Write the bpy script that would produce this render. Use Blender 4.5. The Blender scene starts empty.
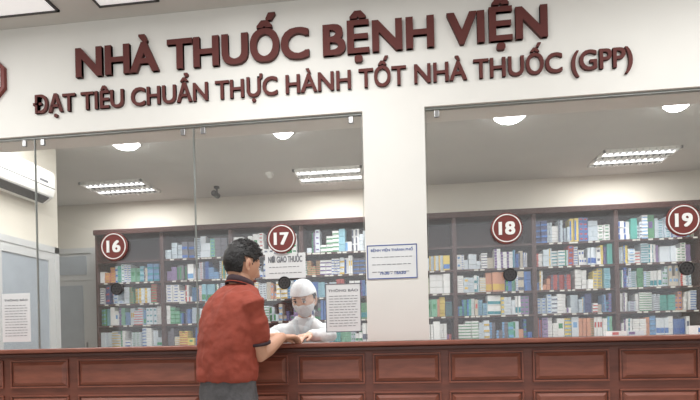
import bpy, bmesh, math, random
from mathutils import Vector, Matrix, noise
random.seed(7)
sc = bpy.context.scene
sc.view_settings.view_transform = 'Standard'
COL = sc.collection

def c(r, g, b):
    def f(v):
        v /= 255.0
        return v/12.92 if v <= 0.04045 else ((v+0.055)/1.055)**2.4
    return (f(r), f(g), f(b), 1)

def mat(name, col, rough=0.6, var=0.08, scale=8, bump=0.0, bscale=60, metal=0.0, stretch=None, emit=0):
    m = bpy.data.materials.new(name); m.use_nodes = True
    nt = m.node_tree; p = nt.nodes['Principled BSDF']
    tc = nt.nodes.new('ShaderNodeTexCoord')
    mp = nt.nodes.new('ShaderNodeMapping')
    nt.links.new(tc.outputs['Object'], mp.inputs[0])
    if stretch: mp.inputs['Scale'].default_value = stretch
    n = nt.nodes.new('ShaderNodeTexNoise'); n.inputs['Scale'].default_value = scale
    n.inputs['Detail'].default_value = 5
    nt.links.new(mp.outputs[0], n.inputs['Vector'])
    r = nt.nodes.new('ShaderNodeValToRGB')
    a = tuple(max(0, x*(1-var)) for x in col[:3])+(1,)
    b = tuple(min(1, x*(1+var)) for x in col[:3])+(1,)
    r.color_ramp.elements[0].color = a; r.color_ramp.elements[1].color = b
    r.color_ramp.elements[0].position = .3; r.color_ramp.elements[1].position = .7
    nt.links.new(n.outputs['Fac'], r.inputs[0]); nt.links.new(r.outputs[0], p.inputs['Base Color'])
    p.inputs['Roughness'].default_value = rough; p.inputs['Metallic'].default_value = metal
    if bump:
        n2 = nt.nodes.new('ShaderNodeTexNoise'); n2.inputs['Scale'].default_value = bscale
        nt.links.new(mp.outputs[0], n2.inputs['Vector'])
        bp = nt.nodes.new('ShaderNodeBump'); bp.inputs['Strength'].default_value = bump
        bp.inputs['Distance'].default_value = 0.01
        nt.links.new(n2.outputs['Fac'], bp.inputs['Height']); nt.links.new(bp.outputs[0], p.inputs['Normal'])
    if emit:
        nt.links.new(r.outputs[0], p.inputs['Emission Color']); p.inputs['Emission Strength'].default_value = emit
    return m

M = {}
M['wall'] = mat('wall_offwhite', c(223, 221, 215), .8, .02, 3)
M['wall_in'] = mat('wall_inner', c(214, 209, 197), .8, .03, 3)
M['ceil'] = mat('ceiling_paint', c(208, 207, 203), .85, .03, 3)
M['floor'] = mat('floor_tile', c(185, 180, 170), .3, .08, 5)
M['wood'] = mat('counter_wood', c(116, 64, 49), .42, .2, 6, .05, 30, stretch=(1.2, 6, 6))
M['woodp'] = mat('counter_panel_wood', c(134, 77, 60), .4, .2, 6, .05, 30, stretch=(1.2, 6, 6))
M['woodd'] = mat('counter_groove_wood', c(78, 42, 33), .45, .15, 6)
M['shelf'] = mat('shelf_wood', c(66, 36, 32), .5, .12, 4, stretch=(1, 6, 6))
M['shelfb'] = mat('shelf_back_wood', c(56, 36, 34), .7, .05, 4)
M['maroon'] = mat('maroon_acrylic', c(92, 44, 40), .8, .04)
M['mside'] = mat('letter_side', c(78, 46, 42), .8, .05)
M['disc'] = mat('disc_maroon', c(112, 46, 40), .5, .05)
M['white'] = mat('white_plastic', c(236, 236, 232), .4, .02)
M['paper'] = mat('paper_white', c(220, 222, 222), .8, .02)
M['ink'] = mat('ink_grey', c(110, 112, 118), .8, .05)
M['blue'] = mat('ink_blue', c(60, 84, 150), .6, .05)
M['black'] = mat('black_plastic', c(28, 27, 28), .4, .05)
M['dark'] = mat('dark_grey', c(70, 68, 68), .5, .05)
M['metal'] = mat('brushed_metal', c(150, 150, 150), .35, .03, metal=.9)
M['shirt'] = mat('shirt_rust', c(148, 66, 50), .85, .12, 14, .25, 45)
M['collar'] = mat('collar_dark', c(56, 38, 44), .8, .1)
M['jeans'] = mat('jeans_grey', c(90, 88, 90), .85, .2, 30, .3, 120)
M['skin'] = mat('skin_tan', c(200, 152, 126), .55, .06)
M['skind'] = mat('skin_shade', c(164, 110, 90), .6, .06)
M['skin2'] = mat('skin_light', c(210, 172, 150), .55, .06)
M['hair'] = mat('hair_black', c(26, 23, 23), .5, .3, 40, .5, 90)
M['lips'] = mat('lips', c(166, 100, 90), .5, .05)
M['coat'] = mat('coat_white', c(228, 230, 232), .8, .04, 8, .2, 30)
M['mask'] = mat('mask_fabric', c(210, 216, 220), .8, .03)
M['shoe'] = mat('shoe_leather', c(40, 34, 32), .45, .1)
M['doorg'] = mat('door_glass_frosted', c(158, 166, 174), .3, .05)
M['doorf'] = mat('door_frame', c(190, 192, 192), .4, .03)
M['edge'] = mat('glass_edge', c(140, 144, 140), .3, .05)
M['tube'] = mat('lamp_tube', (1, 1, 1, 1), .5, 0, emit=1.6)
M['down'] = mat('downlight_glow', (1, 1, .98, 1), .5, 0, emit=16)
M['troff'] = mat('troffer_diffuser', (1, 1, 1, 1), .5, 0, emit=.35)

def glassmat():
    m = bpy.data.materials.new('pane_glass'); m.use_nodes = True
    nt = m.node_tree; nt.nodes.clear()
    o = nt.nodes.new('ShaderNodeOutputMaterial')
    t = nt.nodes.new('ShaderNodeBsdfTransparent'); t.inputs[0].default_value = (.975, .98, .98, 1)
    g = nt.nodes.new('ShaderNodeBsdfGlossy'); g.inputs['Roughness'].default_value = .03
    d = nt.nodes.new('ShaderNodeBsdfDiffuse'); d.inputs[0].default_value = (.8, .8, .8, 1)  # faint diffuse mix puts reflection haze and a dust film on the pane
    n = nt.nodes.new('ShaderNodeTexNoise'); n.inputs['Scale'].default_value = 1.5
    mr = nt.nodes.new('ShaderNodeMapRange'); mr.inputs[3].default_value = .01; mr.inputs[4].default_value = .035
    nt.links.new(n.outputs['Fac'], mr.inputs[0])
    m1 = nt.nodes.new('ShaderNodeMixShader'); m1.inputs[0].default_value = .055
    m2 = nt.nodes.new('ShaderNodeMixShader')
    nt.links.new(t.outputs[0], m1.inputs[1]); nt.links.new(g.outputs[0], m1.inputs[2])
    nt.links.new(mr.outputs[0], m2.inputs[0])
    nt.links.new(m1.outputs[0], m2.inputs[1]); nt.links.new(d.outputs[0], m2.inputs[2])
    nt.links.new(m2.outputs[0], o.inputs[0])
    return m
M['glass'] = glassmat()

def attrmat():
    m = bpy.data.materials.new('printed_cartons'); m.use_nodes = True
    nt = m.node_tree; p = nt.nodes['Principled BSDF']
    a = nt.nodes.new('ShaderNodeAttribute'); a.attribute_name = 'Col'
    nt.links.new(a.outputs['Color'], p.inputs['Base Color']); p.inputs['Roughness'].default_value = .55
    return m
M['carton'] = attrmat()

# ---------- mesh helpers
def link(o, parent=None):
    COL.objects.link(o)
    if parent: o.parent = parent
    return o
def empty(name, loc=(0, 0, 0)):
    e = bpy.data.objects.new(name, None); e.empty_display_size = .1; COL.objects.link(e); return e
def obj(name, V, F, m, parent=None, smooth=False):
    me = bpy.data.meshes.new(name); me.from_pydata([tuple(v) for v in V], [], F); me.update()
    bm = bmesh.new(); bm.from_mesh(me); bmesh.ops.recalc_face_normals(bm, faces=bm.faces); bm.to_mesh(me); bm.free()
    me.materials.append(m)
    if smooth:
        for p in me.polygons: p.use_smooth = True
    return link(bpy.data.objects.new(name, me), parent)
def boxVF(V, F, x0, x1, y0, y1, z0, z1):
    b = len(V)
    V += [(x0, y0, z0), (x1, y0, z0), (x1, y1, z0), (x0, y1, z0), (x0, y0, z1), (x1, y0, z1), (x1, y1, z1), (x0, y1, z1)]
    F += [(b, b+3, b+2, b+1), (b+4, b+5, b+6, b+7), (b, b+1, b+5, b+4), (b+1, b+2, b+6, b+5), (b+2, b+3, b+7, b+6), (b+3, b, b+4, b+7)]
def box(name, x0, x1, y0, y1, z0, z1, m, parent=None, bev=0):
    V, F = [], []; boxVF(V, F, x0, x1, y0, y1, z0, z1)
    o = obj(name, V, F, m, parent)
    if bev:
        b = o.modifiers.new('bev', 'BEVEL'); b.width = bev; b.segments = 2
    return o
def boxes(name, L, m, parent=None, bev=0):
    V, F = [], []
    for q in L: boxVF(V, F, *q)
    o = obj(name, V, F, m, parent)
    if bev:
        b = o.modifiers.new('bev', 'BEVEL'); b.width = bev; b.segments = 2
    return o
def cyl(name, center, r, h, axis, m, parent=None, seg=32, r2=None):
    bm = bmesh.new(); bmesh.ops.create_cone(bm, cap_ends=True, segments=seg, radius1=r, radius2=r if r2 is None else r2, depth=h)
    R = {'z': Matrix.Identity(4), 'y': Matrix.Rotation(math.pi/2, 4, 'X'), 'x': Matrix.Rotation(math.pi/2, 4, 'Y')}[axis]
    bmesh.ops.transform(bm, matrix=Matrix.Translation(center) @ R, verts=bm.verts)
    me = bpy.data.meshes.new(name); bm.to_mesh(me); bm.free(); me.materials.append(m)
    return link(bpy.data.objects.new(name, me), parent)
def dome(name, center, rx, rz, m, parent=None):
    bm = bmesh.new(); bmesh.ops.create_uvsphere(bm, u_segments=24, v_segments=14, radius=1)
    bmesh.ops.transform(bm, matrix=Matrix.Translation(center) @ Matrix.Diagonal((rx, rx, rz, 1)), verts=bm.verts)
    me = bpy.data.meshes.new(name); bm.to_mesh(me); bm.free(); me.materials.append(m)
    for p in me.polygons: p.use_smooth = True
    return link(bpy.data.objects.new(name, me), parent)
def ring(name, center, R, r, axis, m, parent=None, seg=40, tilt=None):
    V, F = [], []; k = 8
    for i in range(seg):
        a = 2*math.pi*i/seg
        for j in range(k):
            b = 2*math.pi*j/k
            rr = R+r*math.cos(b); h = r*math.sin(b)
            if axis == 'y': p = Vector((rr*math.cos(a), h, rr*math.sin(a)))
            elif axis == 'z': p = Vector((rr*math.cos(a), rr*math.sin(a), h))
            else: p = Vector((h, rr*math.cos(a), rr*math.sin(a)))
            V.append(p+Vector(center))
    for i in range(seg):
        for j in range(k):
            F.append((i*k+j, ((i+1) % seg)*k+j, ((i+1) % seg)*k+(j+1) % k, i*k+(j+1) % k))
    return obj(name, V, F, m, parent, True)

def text(name, body, x0, x1, zb, cap, y, m, parent=None, offset=0.0, extrude=.01, side=None, bold=0.0):
    """extruded lettering whose back face lies on plane y and front face at y-extrude; bold = stroke widening"""
    def mesh_of(s, off):
        cu = bpy.data.curves.new('t', 'FONT'); cu.body = s; cu.size = 1.0
        cu.offset = off; cu.resolution_u = 4; cu.extrude = .1
        to = bpy.data.objects.new('t', cu); COL.objects.link(to)
        bpy.context.view_layer.update()
        dg = bpy.context.evaluated_depsgraph_get()
        me = bpy.data.meshes.new_from_object(to.evaluated_get(dg))
        bpy.data.objects.remove(to)
        return me
    me = mesh_of(body, offset)
    m2 = mesh_of('H', offset)
    ys = [v.co.y for v in m2.vertices]; ch = max(ys)-min(ys); yb = min(ys)
    xs = [v.co.x for v in me.vertices]; a, b = min(xs), max(xs)
    base = []
    for v in me.vertices:
        X = x0+bold+(v.co.x-a)/(b-a)*(x1-x0-2*bold); Z = zb+bold*.6+(v.co.y-yb)/ch*(cap-bold*1.2); Y = y-(v.co.z+.1)/.2*extrude
        base.append(Vector((X, Y, Z)))
    polys = [tuple(p.vertices) for p in me.polygons]
    shifts = [(0, 0)]
    if bold: shifts = [(sx*bold*f, sz*bold*.6*f) for f in (.5, 1) for sx in (-1, 0, 1) for sz in (-1, 0, 1) if (sx or sz)] + [(0, 0)]
    V, F = [], []
    for i, (dx, dz) in enumerate(shifts):
        o = len(V)
        V += [p+Vector((dx, -i*2e-5, dz)) for p in base]
        F += [tuple(k+o for k in p) for p in polys]
    mo = bpy.data.meshes.new(name); mo.from_pydata([tuple(v) for v in V], [], F); mo.update()
    mo.materials.append(m)
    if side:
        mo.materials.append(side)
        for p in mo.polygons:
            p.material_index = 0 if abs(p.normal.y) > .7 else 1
    return link(bpy.data.objects.new(name, mo), parent)

# ---------- room shell
H = 3.19
box('floor', -5.5, 4.6, -6, 3.85, -.1, 0, M['floor'])
box('ceiling', -5.5, 4.6, -6, 3.85, H, H+.1, M['ceil'])
box('wall_back', -5.5, 4.6, 3.75, 3.85, 0, H, M['wall_in'])
box('wall_left', -5.5, -5.4, -6, 3.75, 0, H, M['wall_in'])
box('wall_right', 4.5, 4.6, -6, 3.75, 0, H, M['wall_in'])
box('wall_partition', -3.6, -3.4, .24, 1.72, 0, H, M['wall_in'])
boxes('wall_front', [(-5.4, 4.5, 0, .22, 2.515, H), (-.229, .124, 0, .22, 1.19, 2.515), (-5.4, -3.4, 0, .22, 0, 2.515), (3.4, 4.5, 0, .22, 0, 2.515)], M['wall'])
boxes('trim_1', [(-3.4, -.235, .015, .04, 2.503, 2.515), (.13, 3.4, .015, .04, 2.503, 2.515)], M['edge'])

# ---------- counter
ct = empty('service_counter')
box('counter_body', -3.39, 3.39, -.24, .2, .0, 1.14, M['wood'], ct)
box('counter_top', -3.39, 3.39, -.30, .24, 1.165, 1.188, M['woodp'], ct, .006)
box('counter_cornice', -3.39, 3.39, -.275, .22, 1.14, 1.165, M['woodd'], ct, .006)
cols = [(-3.15, -2.72), (-2.68, -2.31), (-2.265, -1.908), (-1.852, -1.13), (-1.085, -.64), (-.59, -.227), (-.185, .169), (.209, .584), (.629, 1.0), (1.047, 1.42), (1.465, 1.84), (1.885, 2.26), (2.305, 2.68), (2.725, 3.1)]
Lg, Lf = [], []
V, F = [], []
def raised(V, F, x0, x1, z0, z1, y0, y1, s):
    b = len(V)
    V += [(x0, y0, z0), (x1, y0, z0), (x1, y0, z1), (x0, y0, z1), (x0+s, y1, z0+s), (x1-s, y1, z0+s), (x1-s, y1, z1-s), (x0+s, y1, z1-s)]
    F += [(b+4, b+5, b+6, b+7), (b, b+1, b+5, b+4), (b+1, b+2, b+6, b+5), (b+2, b+3, b+7, b+6), (b+3, b, b+4, b+7)]
for (a, b) in cols:
    for (z0, z1) in ((.965, 1.128), (.14, .925)):
        Lg.append((a, b, -.243, -.238, z0, z1))
        w = .010
        for q in ((a, b, z1-w, z1), (a, b, z0, z0+w), (a, a+w, z0+w, z1-w), (b-w, b, z0+w, z1-w)):
            Lf.append((q[0], q[1], -.250, -.24, q[2], q[3]))
        raised(V, F, a+.014, b-.014, z0+.014, z1-.014, -.243, -.254, .018)
boxes('panel_grooves', Lg, M['woodd'], ct)
boxes('panel_mouldings', Lf, M['woodp'], ct, .003)
obj('raised_panels', V, F, M['woodp'], ct)
box('counter_plinth', -3.39, 3.39, -.255, -.24, 0, .1, M['woodd'], ct)

# ---------- glass screens
def pane(idx, x0, x1, notches=()):
    e = empty('window_%d' % idx)
    z0, z1 = 1.19, 2.50
    pts = [(x0, z0)]
    for (a, b) in notches:
        cx = (a+b)/2; r = (b-a)/2
        for i in range(13):
            t = math.pi*(1-i/12)
            pts.append((cx+r*math.cos(t), z0+.11*math.sin(t)))
    pts += [(x1, z0), (x1, z1), (x0, z1)]
    n = len(pts)
    V = [(p[0], .02, p[1]) for p in pts]+[(p[0], .03, p[1]) for p in pts]
    F = [tuple(range(n)), tuple(range(2*n-1, n-1, -1))]+[(i, (i+1) % n, n+(i+1) % n, n+i) for i in range(n)]
    obj('glass_sheet', V, F, M['glass'], e)
    boxes('glass_edges', [(x0-.002, x0, .018, .032, z0, z1), (x1, x1+.002, .018, .032, z0, z1)], M['edge'], e)
    for X in (x0+.06, x1-.06):
        box('clip', X-.014, X+.014, .008, .02, 2.455, 2.495, M['metal'], e, .003)
    return e
pane(1, -3.39, -2.294)
pane(2, -2.290, -1.257, ())
pane(3, -1.251, -.238, ((-.84, -.50),))
pane(4, .133, 2.0, ())
pane(5, 2.006, 3.39)

# ---------- number discs, speaking discs
def numdisc(n, X, z):
    e = empty('number_disc')
    r = .086
    cyl('disc_face', (X, .011, z), r, .012, 'y', M['disc'], e, 48)
    ring('disc_white_ring', (X, .004, z), r*.88, .0035, 'y', M['white'], e)
    text('digits', n, X-.045, X+.045, z-.036, .072, .0055, M['white'], e, .0, .003, None, .004)
for n, X in (('16', -1.772), ('17', -.724), ('18', .565), ('19', 1.49)):
    numdisc(n, X, 1.805)
    e = empty('speaking_grille')
    cyl('grille_disc', (X+.012, .012, 1.545), .036, .012, 'y', M['dark'], e, 28)
    ring('grille_rim', (X+.012, .006, 1.545), .034, .004, 'y', M['black'], e)
    for k in range(7):
        a = k*math.pi/3; rr = 0 if k == 6 else .018
        cyl('hole', (X+.012+rr*math.cos(a), .004, 1.545+rr*math.sin(a)), .005, .004, 'y', M['black'], e, 10)

# ---------- wall signs
text('pharmacy_name_lettering', 'NHÀ THUỐC BỆNH VIỆN', -1.977, .803, 2.84, .178, -.0005, M['maroon'], None, 0, .022, M['mside'], .0085)
text('pharmacy_slogan_lettering', 'ĐẠT TIÊU CHUẨN THỰC HÀNH TỐT NHÀ THUỐC (GPP)', -2.268, 1.242, 2.643, .108, -.0005, M['maroon'], None, 0, .016, M['mside'], .003)
e = empty('octagonal_emblem')
for nm, r, y, m in (('emblem_rim', .17, -.012, M['disc']), ('emblem_white', .145, -.018, M['white']), ('emblem_core', .12, -.024, M['disc'])):
    o = cyl(nm, (0, 0, 0), r, .024, 'y', m, e, 8)
    o.rotation_euler = (0, math.radians(22.5), 0); o.location = (-2.61, y, 2.88)
boxes('emblem_cross', [(-2.63, -2.59, -.041, -.035, 2.80, 2.96), (-2.69, -2.53, -.041, -.035, 2.86, 2.90)], M['white'], e)

def notice(name, x0, x1, z0, z1, y, lines, border=None, head=None, headcap=.02, lm=None, hm=None):
    e = empty(name)
    box('sheet', x0, x1, y-.003, y, z0, z1, M['paper'], e)
    w = x1-x0; h = z1-z0
    if border:
        t = .005
        boxes('border', [(x0, x1, y-.005, y-.003, z0, z0+t), (x0, x1, y-.005, y-.003, z1-t, z1), (x0, x0+t, y-.005, y-.003, z0, z1), (x1-t, x1, y-.005, y-.003, z0, z1)], border, e)
    if head:
        text('heading', head, x0+w*.08, x1-w*.08, z1-h*.12-headcap, headcap, y-.003, hm or M['ink'], e, .0, .001, None, headcap*.03)
    L = []
    top = z1-h*.18-(headcap if head else 0); n = lines
    rnd = random.Random(int(x0*1000) % 977)
    for i in range(n):
        zz = top-(i+.5)*(top-z0-h*.1)/n
        xx = x0+w*.1
        while xx < x1-w*.15:
            ww = rnd.uniform(.012, .03)
            L.append((xx, min(xx+ww, x1-w*.1), y-.0045, y-.003, zz-.0015, zz+.0015)); xx += ww+.006
    if L: boxes('text_lines', L, lm or M['ink'], e)
    return e
notice('delivery_notice', -.828, -.585, 1.572, 1.72, .0195, 2, None, 'NƠI GIAO THUỐC', .036)
notice('price_list_notice', -.471, -.263, 1.247, 1.53, .0195, 12, M['ink'], 'THÔNG BÁO', .014)
notice('rules_notice', -2.535, -2.345, 1.235, 1.54, .0195, 12, None, 'THÔNG BÁO', .012)
pn = notice('pillar_notice', -.2207, .0645, 1.545, 1.74, -.0, 3, M['blue'], 'BỆNH VIỆN THÀNH PHỐ', .014, M['ink'], M['blue'])
text('notice_time', '7h30 - 16h30', -.15, .0, 1.57, .016, -.003, M['blue'], pn, .0, .001, None, .0006)

# ---------- shelves
zs = [.3, .6, .9, 1.18, 1.46, 1.74, 2.02, 2.30]
def shelf(name, x0, x1):
    e = empty(name)
    box('back_panel', x0, x1, 3.68, 3.70, 0, 2.7, M['shelfb'], e)
    nd = round((x1-x0)/.92); L = []
    for i in range(nd+1):
        X = x0+(x1-x0)*i/nd; hw = .024
        L.append((max(x0, X-hw), min(x1, X+hw), 3.3, 3.678, 0, 2.7))
    boxes('uprights', L, M['shelf'], e)
    boxes('boards', [(x0+.005, x1-.005, 3.31, 3.678, z-.024, z) for z in zs], M['shelf'], e)
    box('cornice', x0-.01, x1+.01, 3.27, 3.675, 2.64, 2.71, M['shelf'], e, .008)
    box('base', x0, x1, 3.32, 3.678, 0, .08, M['shelf'], e)
    return [x0+(x1-x0)*i/nd for i in range(nd+1)]
pal = [(236, 238, 238)]*12+[(216, 226, 234)]*6+[(196, 210, 220)]*4+[(110, 150, 192), (80, 115, 175), (60, 100, 170), (140, 188, 205), (80, 165, 155), (120, 180, 150), (90, 150, 110), (228, 206, 110), (210, 150, 120), (180, 80, 76), (150, 130, 175), (70, 80, 125), (200, 192, 176), (110, 110, 120)]
bands = [(50, 100, 180), (40, 145, 160), (196, 70, 66), (60, 150, 105), (220, 186, 80), (90, 98, 120), (70, 125, 200), (110, 165, 215), (110, 86, 145), (50, 140, 90)]
def colored(name, items, parent=None):
    V, F, C = [], [], []
    for q in items:
        n0 = len(F); boxVF(V, F, *q[:6])
        C += [c(*q[6])]*(len(F)-n0)
    me = bpy.data.meshes.new(name); me.from_pydata(V, [], F); me.update()
    ca = me.color_attributes.new('Col', 'FLOAT_COLOR', 'CORNER')
    for p in me.polygons:
        for li in p.loop_indices: ca.data[li].color = C[p.index]
    me.materials.append(M['carton'])
    return link(bpy.data.objects.new(name, me), parent)
def fill(items, xa, xb, z, gap, yf, full=.985, depth=.16):
    x = xa
    while x < xb-.025:
        if random.random() > full: x += random.uniform(.02, .05); continue
        w = random.uniform(.026, .085)
        rep = random.choice([1, 1, 1, 2, 2, 3]); k = random.choice([1, 2, 3, 4, 5, 6, 7, 8, 9])
        usable = gap*random.uniform(.72, .98); hh = usable/k
        col = random.choice(pal); bc = random.choice(bands); hb = random.random() < .75; mode = random.random()
        for _ in range(rep):
            if x+w > xb: break
            n = k if random.random() < .7 else max(1, k-random.choice([1, 1, 2, 3]))
            yy = yf+random.uniform(0, .06)
            for i in range(n):
                zz = z+i*hh; y2 = yy+random.uniform(0, .01); dx = random.uniform(-.002, .002)
                items.append((x+dx, x+w-.003+dx, y2, y2+depth, zz, zz+hh-.003, col))
                if hb:
                    if mode < .4: items.append((x+.001+dx, x+w-.004+dx, y2-.001, y2, zz+hh*.1, zz+hh*.4, bc))
                    elif mode < .7: items.append((x+.001+dx, x+w*.38+dx, y2-.001, y2, zz+hh*.08, zz+hh*.9, bc))
                    else: items.append((x+w*.2+dx, x+w*.75+dx, y2-.001, y2, zz+hh*.45, zz+hh*.72, bc))
            x += w
        if x+w > xb: w = xb-x; x += min(.02, max(w, .005))
    # price tickets on the shelf edge
    x = xa
    while x < xb-.07:
        x += random.uniform(.03, .2)
        if x < xb-.06: items.append((x, x+.05, 3.3075, 3.3095, z-.022, z-.004, (214, 214, 206)))
for (x0, x1) in ((-4.04, -.38), (-.34, 4.3)):
    D = shelf('medicine_shelf', x0, x1)
    random.seed(21 if x0 < -1 else 45)
    items = []
    for i in range(len(D)-1):
        for z in zs[2:]:
            a, b = D[i]+.028, D[i+1]-.028
            mid = (a+b)/2
            if z > 2.25 and (mid < -2.9 or (-.3 < mid < 1.45)): continue
            fill(items, a, b, z, .254 if z < 2.25 else .30, 3.325)
    colored('medicine_boxes', items)
random.seed(5)
def stack(xa, xb, y0, zt, hmax):
    it = []; x = xa
    while x < xb-.04:
        w = random.uniform(.06, .12); hh = random.choice([.03, .04, .05]); col = random.choice(pal[:20]); bc = random.choice(bands)
        zz = zt; t = zt+random.uniform(.4, 1)*hmax
        while zz+hh < t:
            it.append((x, x+w-.006, y0, y0+.09, zz, zz+hh-.002, col)); it.append((x+.002, x+w*.4, y0-.001, y0, zz+hh*.2, zz+hh*.7, bc)); zz += hh
        x += w
    return it
colored('dispensed_carton_stack', stack(1.05, 1.32, .1, 1.189, .09))
colored('dispensed_carton_stack', stack(1.6, 1.95, .1, 1.189, .09))
def desk(x0, x1):
    e = empty('work_desk')
    box('desktop', x0, x1, .26, .85, .73, .76, M['shelf'], e, .004)
    boxes('desk_legs', [(x0+.02, x0+.07, .28, .33, 0, .73), (x1-.07, x1-.02, .28, .33, 0, .73), (x0+.02, x0+.07, .78, .83, 0, .73), (x1-.07, x1-.02, .78, .83, 0, .73)], M['shelf'], e)
desk(-2.6, -1.3); desk(.2, 2.4)

# ---------- ceiling fixtures
def louvre(X, y, w=.8, d=.5):
    e = empty('fluorescent_ceiling_light')
    boxes('frame', [(X-w/2, X+w/2, y-d/2, y-d/2+.02, H-.03, H), (X-w/2, X+w/2, y+d/2-.02, y+d/2, H-.03, H), (X-w/2, X-w/2+.02, y-d/2, y+d/2, H-.03, H), (X+w/2-.02, X+w/2, y-d/2, y+d/2, H-.03, H), (X-w/2, X+w/2, y-.02, y+.02, H-.03, H)], M['white'], e)
    boxes('slats', [(X-w/2+w*i/12-.002, X-w/2+w*i/12+.002, y-d/2, y+d/2, H-.03, H-.004) for i in range(1, 12)], M['metal'], e)
    for s in (-1, 1):
        cyl('tube', (X, y+s*d*.25, H-.018), .016, w-.06, 'x', M['tube'], e, 12)
def area(name, loc, sx, sy, p, col=(1, .99, .98)):
    l = bpy.data.lights.new(name, 'AREA'); l.shape = 'RECTANGLE'; l.size = sx; l.size_y = sy; l.energy = p; l.color = col
    o = bpy.data.objects.new(name, l); o.location = loc; COL.objects.link(o)
for X in (-3.53, -.88, 2.55):
    louvre(X, 3.08); area('ceiling_lamp_light', (X, 3.08, H-.04), .78, .48, 28)
for X in (-2.6, .0, 2.6):
    louvre(X, .75, 1.1, .5); area('ceiling_lamp_light', (X, .75, H-.04), 1.0, .48, 42)
for X, R_ in ((-2.71, .125), (-1.13, .085), (.96, .13), (2.37, .095)):  # two widened lenses imitate glare; domes protrude to halo the ceiling
    e = empty('recessed_downlight')
    ring('trim_ring', (X, 1.78, H-.004), R_+.015, .01, 'z', M['white'], e)
    dome('lens', (X, 1.78, H-.006), R_, .06, M['down'], e)
def troffer(x0, x1, y0, y1):
    e = empty('ceiling_troffer')
    boxes('frame', [(x0, x1, y0, y0+.015, H-.012, H), (x0, x1, y1-.015, y1, H-.012, H), (x0, x0+.015, y0, y1, H-.012, H), (x1-.015, x1, y0, y1, H-.012, H)], M['dark'], e)
    box('diffuser', x0+.015, x1-.015, y0+.015, y1-.015, H-.008, H-.001, M['troff'], e)
troffer(-2.42, -2.0, -.5, -.12); troffer(-1.75, -1.38, -.5, -.12); troffer(-1.1, -.72, -.5, -.12)
for X in (-3.0, -.6, 1.8):  # added lamps out of view to brighten the lobby; no fixture known there
    e = empty('added_lobby_light')
    box('housing', X-.62, X+.62, -1.2, -.9, H-.03, H, M['white'], e)
    area('lobby_fill_light', (X, -1.05, H-.04), 1.2, .28, 34, (1, 1, 1))
# CCTV
e = empty('dome_camera'); cyl('mount', (-1.57, 2.91, H-.012), .05, .024, 'z', M['white'], e)
dome('dome', (-1.57, 2.91, H-.028), .038, .038, M['white'], e)
e = empty('security_camera'); cyl('mount', (-2.37, 3.3, H-.01), .035, .02, 'z', M['black'], e); cyl('stem', (-2.37, 3.3, H-.05), .012, .08, 'z', M['black'], e)
cyl('barrel', (-2.37, 3.26, H-.11), .036, .13, 'y', M['black'], e); cyl('lens', (-2.37, 3.185, H-.11), .025, .02, 'y', M['dark'], e)

# ---------- air conditioner on partition wall (faces +x)
e = empty('air_conditioner')
prof = [(0, 2.53), (.08, 2.53), (.16, 2.58), (.18, 2.64), (.18, 2.79), (.16, 2.82), (0, 2.82)]
y0, y1 = .62, 1.46; n = len(prof)
V = [(-3.4+p[0], y0, p[1]) for p in prof]+[(-3.4+p[0], y1, p[1]) for p in prof]
F = [tuple(range(n)), tuple(range(2*n-1, n-1, -1))]+[(i, (i+1) % n, n+(i+1) % n, n+i) for i in range(n)]
o = obj('ac_body', V, F, M['white'], e); b = o.modifiers.new('b', 'BEVEL'); b.width = .012; b.segments = 3
V = [(-3.4+.087, y0+.06, 2.527), (-3.4+.158, y0+.06, 2.572), (-3.4+.158, y1-.06, 2.572), (-3.4+.087, y1-.06, 2.527)]
obj('ac_outlet', V+[(v[0]+.004, v[1], v[2]-.006) for v in V], [(0, 1, 2, 3), (4, 7, 6, 5), (0, 4, 5, 1), (1, 5, 6, 2), (2, 6, 7, 3), (3, 7, 4, 0)], M['dark'], e)
box('ac_panel_seam', -3.222, -3.217, y0+.01, y1-.01, 2.655, 2.661, M['dark'], e)
box('ac_display', -3.222, -3.217, y1-.2, y1-.1, 2.69, 2.71, M['ink'], e)
cyl('ac_pipe', (-3.37, .58, 2.60), .02, .09, 'y', M['white'], e, 12)
# ---------- doors
e = empty('door_1')
boxes('door_frame', [(-5.35, -5.28, 3.69, 3.75, 0, 2.5), (-4.36, -4.28, 3.69, 3.75, 0, 2.5), (-5.35, -4.28, 3.69, 3.75, 2.5, 2.57), (-5.28, -4.36, 3.70, 3.75, 2.12, 2.17)], M['doorf'], e)
box('door_leaf', -5.28, -4.36, 3.71, 3.745, 0, 2.5, M['doorf'], e)
box('door_glass', -5.14, -4.5, 3.70, 3.712, .9, 2.05, M['doorg'], e)
box('transom_glass', -5.2, -4.44, 3.70, 3.712, 2.2, 2.46, M['doorg'], e)
cyl('door_handle', (-4.43, 3.67, 1.1), .012, .3, 'z', M['metal'], e, 12)
e = empty('door_2')
boxes('door_frame', [(-3.399, -3.36, .84, .90, 0, 2.16), (-3.399, -3.36, 1.62, 1.68, 0, 2.16), (-3.399, -3.36, .84, 1.68, 2.10, 2.16)], M['doorf'], e)
box('door_leaf', -3.399, -3.375, .90, 1.62, 0, 2.10, M['doorg'], e)
boxes('door_rails', [(-3.376, -3.366, .90, .98, 0, 2.10), (-3.376, -3.366, 1.54, 1.62, 0, 2.10), (-3.376, -3.366, .98, 1.54, 2.02, 2.10), (-3.376, -3.366, .98, 1.54, .9, 1.0)], M['doorf'], e)
cyl('door_handle', (-3.34, .96, 1.05), .012, .25, 'z', M['metal'], e, 12)

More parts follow.
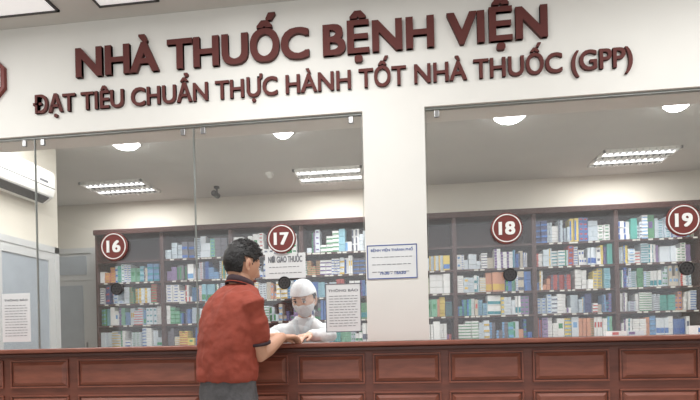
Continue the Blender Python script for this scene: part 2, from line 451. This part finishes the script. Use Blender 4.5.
# ---------- figures
def tube(V, F, pts, rad, ref=(0, 0, 1), seg=16, round_end=True):
    pts = [Vector(p) for p in pts]; rad = [(r, r) if not isinstance(r, tuple) else r for r in rad]
    if round_end:
        for endi in (0, -1):
            p = pts[endi]; q = pts[1 if endi == 0 else -2]; t = (p-q).normalized(); r = rad[endi]; m = min(r)
            np_, nr = [], []
            for f, s in ((.5, .86), (.85, .5)):
                np_.append(p+t*m*f); nr.append((r[0]*s, r[1]*s))
            if endi == 0: pts = np_[::-1]+pts; rad = nr[::-1]+rad
            else: pts = pts+np_; rad = rad+nr
    b = len(V); n = len(pts); ref = Vector(ref)
    for i, p in enumerate(pts):
        t = (pts[min(i+1, n-1)]-pts[max(i-1, 0)]).normalized()
        s = t.cross(ref)
        if s.length < 1e-3: s = t.cross(Vector((1, 0, 0)))
        s.normalize(); u = s.cross(t).normalized()
        for k in range(seg):
            a = 2*math.pi*k/seg
            V.append(p+s*rad[i][0]*math.cos(a)+u*rad[i][1]*math.sin(a))
    for i in range(n-1):
        for k in range(seg):
            F.append((b+i*seg+k, b+i*seg+(k+1) % seg, b+(i+1)*seg+(k+1) % seg, b+(i+1)*seg+k))
    F.append(tuple(b+k for k in range(seg))[::-1]); F.append(tuple(b+(n-1)*seg+k for k in range(seg)))
def rings(V, F, L, yaw, seg=32, pw=1.0):
    b = len(V); r = Vector((math.cos(yaw), -math.sin(yaw), 0)); d = Vector((math.sin(yaw), math.cos(yaw), 0))
    for (cx, cy, z, w, dp) in L:
        for k in range(seg):
            a = 2*math.pi*k/seg; ca, sa = math.cos(a), math.sin(a)
            ca = math.copysign(abs(ca)**pw, ca); sa = math.copysign(abs(sa)**pw, sa)
            V.append(Vector((cx, cy, z))+r*w*ca+d*dp*sa)
    n = len(L)
    for i in range(n-1):
        for k in range(seg):
            F.append((b+i*seg+k, b+i*seg+(k+1) % seg, b+(i+1)*seg+(k+1) % seg, b+(i+1)*seg+k))
    F.append(tuple(b+k for k in range(seg))[::-1]); F.append(tuple(b+(n-1)*seg+k for k in range(seg)))
def organic(name, V, F, m, parent, vox, it=4, disp=0, ds=.08):
    o = obj(name, V, F, m, parent, True)
    r = o.modifiers.new('rm', 'REMESH'); r.mode = 'VOXEL'; r.voxel_size = vox; r.use_smooth_shade = True
    s = o.modifiers.new('sm', 'SMOOTH'); s.iterations = it; s.factor = .5
    if disp:
        t = bpy.data.textures.new(name+'_folds', 'CLOUDS'); t.noise_scale = ds; t.noise_depth = 2
        dm = o.modifiers.new('d', 'DISPLACE'); dm.texture = t; dm.strength = disp; dm.mid_level = .5; dm.texture_coords = 'GLOBAL'
    return o
def hand(V, F, wrist, fwd, up, side, curl=.6):
    w = Vector(wrist); f = Vector(fwd).normalized(); u = Vector(up).normalized(); s = f.cross(u).normalized()*side; u = u
    tube(V, F, [w-f*.02, w+f*.01, w+f*.05, w+f*.085], [(.024, .019), (.028, .017), (.038, .015), (.037, .013)], ref=u, seg=14)
    lens = [.068, .078, .072, .056]
    for i in range(4):
        off = (.028-.0187*i)
        b = w+f*(.08-abs(i-1)*.003)+s*off
        p = [b-f*.02, b]; ang = .15
        cur = b; L = lens[i]
        for j, fr in enumerate((.45, .3, .25)):
            ang += curl*(.6 if j == 0 else .8)
            dv = f*math.cos(ang)-u*math.sin(ang)+s*(.05*(1.5-i))
            cur = cur+dv.normalized()*L*fr; p.append(cur)
        tube(V, F, p, [.0095, .0095, .009, .0082, .007], ref=s, seg=10)
    b = w+f*.025+s*.024
    p = [b-s*.01, b+s*.018+f*.018-u*.008, b+s*.026+f*.044-u*.016, b+s*.022+f*.066-u*.024]
    tube(V, F, p, [.012, .0115, .010, .008], ref=u, seg=10)

def head(parent, center, yaw, pitch, skin, hair, roll=0, sc_=1.0):
    MX = Matrix.Translation(center) @ Matrix.Rotation(-yaw, 4, 'Z') @ Matrix.Rotation(-pitch, 4, 'X') @ Matrix.Rotation(roll, 4, 'Y') @ Matrix.Scale(sc_, 4)
    def g(a, s): return math.exp(-(a/s)**2)
    def surf(x, y, z, sc=1.0, feat=True):
        X = .075*x; Y = .096*y; Z = .116*z
        if z < 0:
            t = -z; X *= 1-.33*t**1.6
            Y *= (1-.5*t**1.2) if y < 0 else (1-.06*t)
        if y > 0:
            Y *= .93
        if y < 0 and z > -.2: Y *= 1.04
        if feat and y > 0:
            Y += .024*g(x, .13)*g(z+.22, .13)+.012*g(x, .1)*g(z+.02, .16)
            Y -= .010*g(abs(x)-.38, .17)*g(z-.02, .10)
            Y += .006*g(x, .28)*g(z+.52, .07)
            Y += .006*g(x, .3)*g(z+.85, .15)
            Y += .004*g(z-.17, .07)*g(abs(x)-.35, .3)
        return Vector((X, Y, Z))*sc
    def sphere(nu, nv):
        P = []
        for i in range(nv+1):
            th = math.pi*i/nv
            for j in range(nu):
                ph = 2*math.pi*j/nu
                P.append((math.sin(th)*math.cos(ph), math.sin(th)*math.sin(ph), math.cos(th)))
        Fc = [(i*nu+j, i*nu+(j+1) % nu, (i+1)*nu+(j+1) % nu, (i+1)*nu+j) for i in range(nv) for j in range(nu)]
        return P, Fc
    P, Fc = sphere(64, 48)
    o = obj('head', [MX @ surf(*p) for p in P], Fc, skin, parent, True)
    def ell(nm, pos, r, m, rot=None):
        bm = bmesh.new(); bmesh.ops.create_uvsphere(bm, u_segments=16, v_segments=10, radius=1)
        T = MX @ Matrix.Translation(pos) @ (rot or Matrix.Identity(4)) @ Matrix.Diagonal((*r, 1))
        bmesh.ops.transform(bm, matrix=T, verts=bm.verts); me = bpy.data.meshes.new(nm); bm.to_mesh(me); bm.free(); me.materials.append(m)
        for p in me.polygons: p.use_smooth = True
        link(bpy.data.objects.new(nm, me), parent)
    for s in (-1, 1):
        ell('eye', (s*.029, .074, .003), (.013, .010, .0075), M['white'])
        ell('iris', (s*.029, .0825, .003), (.0055, .003, .0055), M['black'])
        ell('eyelid', (s*.029, .0765, .0105), (.0155, .009, .0035), M['hair'])
        ell('eyebrow', (s*.030, .083, .024), (.017, .005, .0035), M['hair'])
        R = Matrix.Rotation(s*.35, 4, 'Z')
        ell('ear', (s*.076, -.008, -.008), (.007, .018, .030), skin, R)
        ell('ear_lobe', (s*.074, .000, -.034), (.006, .010, .011), skin, R)
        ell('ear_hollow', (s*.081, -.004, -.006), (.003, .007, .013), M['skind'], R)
    if hair == 'short':
        ell('upper_lip', (0, .0885, -.056), (.019, .005, .0035), M['lips'])
        ell('lower_lip', (0, .0875, -.0635), (.017, .005, .0042), M['lips'])
    P, Fc = sphere(72, 54)
    if hair == 'short':
        def hl(x, y):
            line = -.52 if y < -.35 else (-.52+(y+.35)*1.0 if y < .25 else .10+(y-.25)*1.0)
            if abs(x) > .7 and -.28 < y < .12: line = max(line, .22)
            return min(line, .62)
        V = []; keep = []
        for (x, y, z) in P:
            th = .004+.012*max(0, min(1, (z-.05)/.7))
            if y > .2: th += .008*max(0, z-.4)
            v = surf(x, y, z, 1, False); nrm = Vector((x/.075, y/.096, z/.116)).normalized()
            nz = noise.noise(Vector((x*9, y*9, z*5)))*.007*max(.2, z)
            V.append(MX @ (v+nrm*(th+nz)))
            keep.append(z > hl(x, y))
        Fk = [f for f in Fc if all(keep[i] for i in f)]
        ho = obj('hair', V, Fk, M['hair'], parent, True)
        sd = ho.modifiers.new('s', 'SOLIDIFY'); sd.thickness = .010; sd.offset = -1
        V, F = [], []
        random.seed(3)
        for k in range(1600):
            z = random.uniform(-.4, 1); a = random.uniform(0, 2*math.pi); q = math.sqrt(max(0, 1-z*z)); x, y = q*math.cos(a), q*math.sin(a)
            if z < hl(x, y)+.04: continue
            nrm = Vector((x/.075, y/.096, z/.116)).normalized()
            base = surf(x, y, z, 1, False)+nrm*(.002+.011*max(0, min(1, (z-.05)/.7)))
            tip = nrm*(.002+.010*max(0, z))+Vector((random.uniform(-.006, .006), .005+random.uniform(-.003, .012)*max(0, z), -.010 if z < .4 else 0))
            tube(V, F, [MX @ base, MX @ (base+tip*.6), MX @ (base+tip)], [.0026, .0021, .0006], seg=5, round_end=False)
        obj('hair_strands', V, F, M['hair'], parent, True)
    else:
        V = []; keep = []; keep2 = []; V2 = []
        for (x, y, z) in P:
            v = surf(x, y, z, 1, False); nrm = Vector((x/.075, y/.096, z/.116)).normalized()
            puff = .012+.010*max(0, z)
            V.append(MX @ (v+nrm*puff)); keep.append(z > (.34 if y > 0 else .34+y*.9))
            V2.append(MX @ (v+nrm*.007)); keep2.append(z > -.45+(.85 if y > .25 else 0)+(.5 if y > -.1 else 0))
        cap = obj('surgical_cap', V, [f for f in Fc if all(keep[i] for i in f)], M['coat'], parent, True)
        cap.modifiers.new('s', 'SOLIDIFY').thickness = .004
        h = obj('hair', V2, [f for f in Fc if all(keep2[i] for i in f)], M['hair'], parent, True)
        h.modifiers.new('s', 'SOLIDIFY').thickness = .004
        V = []; keep = []
        for (x, y, z) in P:
            v = surf(x, y, z, 1, True); nrm = Vector((x/.075, y/.096, z/.116)).normalized()
            V.append(MX @ (v+nrm*.006+Vector((0, .006*g(x, .4)*g(z+.4, .4), 0))))
            keep.append(y > .05 and -.97 < z < -.06-.12*abs(x))
        mk = obj('face_mask', V, [f for f in Fc if all(keep[i] for i in f)], M['mask'], parent, True)
        mk.modifiers.new('s', 'SOLIDIFY').thickness = .002
        for s in (-1, 1):
            V, F = [], []
            tube(V, F, [MX @ Vector((s*.066, .045, -.03)), MX @ Vector((s*.078, .01, -.01)), MX @ Vector((s*.082, -.02, .01))], [.0018]*3, seg=6)
            obj('mask_loop', V, F, M['white'], parent)
    return MX

# ----- customer (rust polo, seen from behind, turned right)
cu = empty('male_customer'); ya = math.radians(38)
d = Vector((math.sin(ya), math.cos(ya), 0)); r = Vector((math.cos(ya), -math.sin(ya), 0))
V, F = [], []
rings(V, F, [(-.850, -.60, 1.02, .162, .120), (-.850, -.60, 1.06, .166, .124), (-.848, -.597, 1.13, .166, .123), (-.844, -.588, 1.22, .172, .122), (-.835, -.57, 1.31, .182, .12), (-.828, -.555, 1.375, .188, .11), (-.822, -.545, 1.42, .165, .096), (-.812, -.535, 1.452, .112, .078), (-.804, -.528, 1.475, .068, .062), (-.802, -.523, 1.487, .056, .056)], ya, pw=.88)
Ls = Vector((-.83, -.56, 1.39))-r*.165; Rs = Vector((-.83, -.56, 1.39))+r*.157
RE = Vector((-.682, -.615, 1.145)); LE = Vector((-.935, -.41, 1.19))
tube(V, F, [Rs-r*.03, Rs+r*.006-Vector((0, 0, .02)), Rs.lerp(RE, .4)+r*.006, Rs.lerp(RE, .66)+r*.003], [.052, .064, .060, .058], seg=20)
tube(V, F, [Ls+r*.03, Ls-Vector((0, 0, .02)), Ls.lerp(LE, .4), Ls.lerp(LE, .66)], [.055, .064, .061, .058], seg=20)
organic('polo_shirt', V, F, M['shirt'], cu, .008, 6, .022, .06)
V, F = [], []
tube(V, F, [Rs.lerp(RE, .77)+r*.002, Rs.lerp(RE, .82)+r*.001], [.057, .056], seg=24, round_end=False)
tube(V, F, [Ls.lerp(LE, .77), Ls.lerp(LE, .82)], [.057, .056], seg=24, round_end=False)
obj('sleeve_cuffs', V, F, M['collar'], cu, True)
def collar_ring(nm, prof, m):
    V, F = [], []; n = len(prof)
    for (rr, z, ox) in prof:
        for k in range(28):
            a = 2*math.pi*k/28
            V.append(Vector((-.801, -.524, z-.020*math.sin(a)))+r*rr*math.cos(a)+d*(rr*math.sin(a)+ox))
    for i in range(n):
        for k in range(28):
            F.append((i*28+k, i*28+(k+1) % 28, ((i+1) % n)*28+(k+1) % 28, ((i+1) % n)*28+k))
    obj(nm, V, F, m, cu, True)
collar_ring('collar', [(.055, 1.474, 0), (.073, 1.466, 0), (.063, 1.504, .004), (.057, 1.507, .004), (.054, 1.482, 0)], M['collar'])
collar_ring('collar_stripe', [(.0712, 1.474, .0005), (.0728, 1.473, .0005), (.0715, 1.478, .001), (.0700, 1.478, .001)], M['shirt'])
V, F = [], []
tube(V, F, [(-.812, -.535, 1.43), (-.803, -.525, 1.49), (-.795, -.512, 1.55)], [(.052, .052), (.050, .050), (.048, .050)], seg=18)
organic('neck', V, F, M['skin'], cu, .006, 2)
RW = Vector((-.640, -.375, 1.222)); LW = Vector((-.70, -.27, 1.222))
V, F = [], []
tube(V, F, [Rs.lerp(RE, .55), Rs.lerp(RE, .85), RE, RE.lerp(RW, .3), RE.lerp(RW, .7), RW], [.045, .043, .040, .041, .032, .026], seg=16)
hand(V, F, RW, (.45, .88, .02), (0, 0, 1), -1, .45)
organic('forearm_and_hand_r', V, F, M['skin'], cu, .0035, 2)
V, F = [], []
tube(V, F, [Ls.lerp(LE, .6), Ls.lerp(LE, .85), LE, LE.lerp(LW, .3), LE.lerp(LW, .7), LW], [.043, .042, .038, .039, .031, .025], seg=16)
hand(V, F, LW, (.92, .2, .0), (0, 0, 1), 1, .45)
organic('forearm_and_hand_l', V, F, M['skin'], cu, .0035, 2)
V, F = [], []
P0 = Vector((-.845, -.60, 0))
rings(V, F, [(P0.x, P0.y, .84, .162, .116), (P0.x, P0.y, .93, .162, .117), (P0.x, P0.y, 1.04, .150, .106)], ya, pw=.9)
for s in (-1, 1):
    hp = P0+r*.085*s
    ft = P0+r*.12*s+d*.02*s
    tube(V, F, [hp+Vector((0, 0, .90)), hp+Vector((0, 0, .78)), hp.lerp(ft, .5)+d*.015+Vector((0, 0, .5)), ft+Vector((0, 0, .3)), ft+Vector((0, 0, .09))], [.086, .088, .066, .060, .054], ref=d, seg=18)
organic('jeans', V, F, M['jeans'], cu, .009, 4, .012, .06)
for s in (-1, 1):
    ft = P0+r*.12*s+d*.02*s; V, F = [], []
    tube(V, F, [ft-d*.06+Vector((0, 0, .05)), ft+d*.02+Vector((0, 0, .052)), ft+d*.11+Vector((0, 0, .04)), ft+d*.17+Vector((0, 0, .032))], [(.036, .042), (.042, .044), (.046, .032), (.036, .022)], seg=16)
    tube(V, F, [ft+Vector((0, 0, .05)), ft+Vector((0, 0, .12))], [.042, .04], ref=d, seg=14)
    organic('shoe', V, F, M['shoe'], cu, .007, 3)
head(cu, (-.796, -.50, 1.580), math.radians(42), math.radians(15), M['skin'], 'short', 0, .96)
ps = box('prescription_slip', -.05, .05, -.07, .07, 0, .0015, M['paper']); ps.location = (-.52, -.2, 1.1885); ps.rotation_euler = (0, 0, .3)

# ----- pharmacist behind the glass
ph = empty('female_pharmacist')
V, F = [], []
cx = -.70
rings(V, F, [(cx, .60, .62, .19, .13), (cx, .60, .8, .18, .125), (cx, .58, 1.0, .155, .115), (cx, .54, 1.15, .165, .115), (cx, .50, 1.25, .172, .105), (cx+.005, .48, 1.30, .15, .09), (cx+.01, .465, 1.335, .10, .072), (cx+.015, .455, 1.36, .06, .055)], 0, pw=.9)
for s, el, wr in ((-1, Vector((-.915, .36, 1.235)), Vector((-.80, .15, 1.235))), (1, Vector((-.50, .37, 1.235)), Vector((-.60, .16, 1.235)))):
    sh = Vector((cx+s*.145, .49, 1.275))
    tube(V, F, [sh-Vector((s*.03, 0, 0)), sh+Vector((s*.012, 0, -.005)), sh.lerp(el, .5), el, el.lerp(wr, .5), el.lerp(wr, .88)], [.045, .056, .05, .045, .042, .037], seg=18)
organic('lab_coat', V, F, M['coat'], ph, .007, 5, .012, .06)
V, F = [], []
tube(V, F, [(cx+.008, .47, 1.31), (cx+.018, .435, 1.38), (cx+.022, .41, 1.43)], [.048, .044, .043], seg=16)
organic('neck', V, F, M['skin2'], ph, .006, 2)
for s in (-1, 1):
    V, F = [], []
    tube(V, F, [(cx+.015+s*.055, .455, 1.365), (cx+.012+s*.05, .395, 1.335), (cx+s*.03, .39, 1.27), (cx+s*.005, .40, 1.20)], [(.014, .006), (.02, .006), (.018, .006), (.006, .005)], ref=(0, 1, 0), seg=10)
    obj('lapel', V, F, M['mask'], ph, True)
for s, wr, fw in ((-1, Vector((-.80, .15, 1.235)), (.35, -.9, -.08)), (1, Vector((-.60, .16, 1.235)), (-.4, -.9, -.08))):
    V, F = [], []
    w2 = wr
    tube(V, F, [w2+Vector((-fw[0]*.04, .04, 0)), w2], [.026, .025], seg=14)
    hand(V, F, w2, fw, (0, 0, 1), s*-1, .3)
    organic('hand', V, F, M['skin2'], ph, .0035, 2)
for s in (-1, 1):
    V, F = [], []
    tube(V, F, [(cx+s*.08, .60, .75), (cx+s*.085, .60, .45), (cx+s*.09, .61, .08)], [.085, .062, .05], ref=(0, 1, 0), seg=16)
    organic('trouser_leg', V, F, M['jeans'], ph, .009, 2)
    V, F = [], []
    tube(V, F, [(cx+s*.09, .65, .045), (cx+s*.09, .56, .04), (cx+s*.09, .48, .03)], [(.034, .036), (.04, .034), (.034, .022)], seg=14)
    organic('shoe', V, F, M['shoe'], ph, .007, 2)
head(ph, (-.675, .385, 1.475), math.radians(190), math.radians(20), M['skin2'], 'cap')

# ---------- world + camera
w = bpy.data.worlds.new('sky'); sc.world = w; w.use_nodes = True
bg = w.node_tree.nodes['Background']; bg.inputs[0].default_value = (.95, .97, 1, 1); bg.inputs[1].default_value = 1.35
cam = bpy.data.cameras.new('camera'); cam.lens = 36*505/700; cam.shift_y = .2; cam.clip_start = .05
co = bpy.data.objects.new('camera', cam); COL.objects.link(co)
th = math.atan(.114)
co.matrix_world = Matrix.Translation((0, -2.9, 1.2)) @ Matrix.Rotation(th, 4, 'Z') @ Matrix.Rotation(math.pi/2, 4, 'X') @ Matrix.Rotation(-math.radians(1.3), 4, 'Z')
sc.camera = co
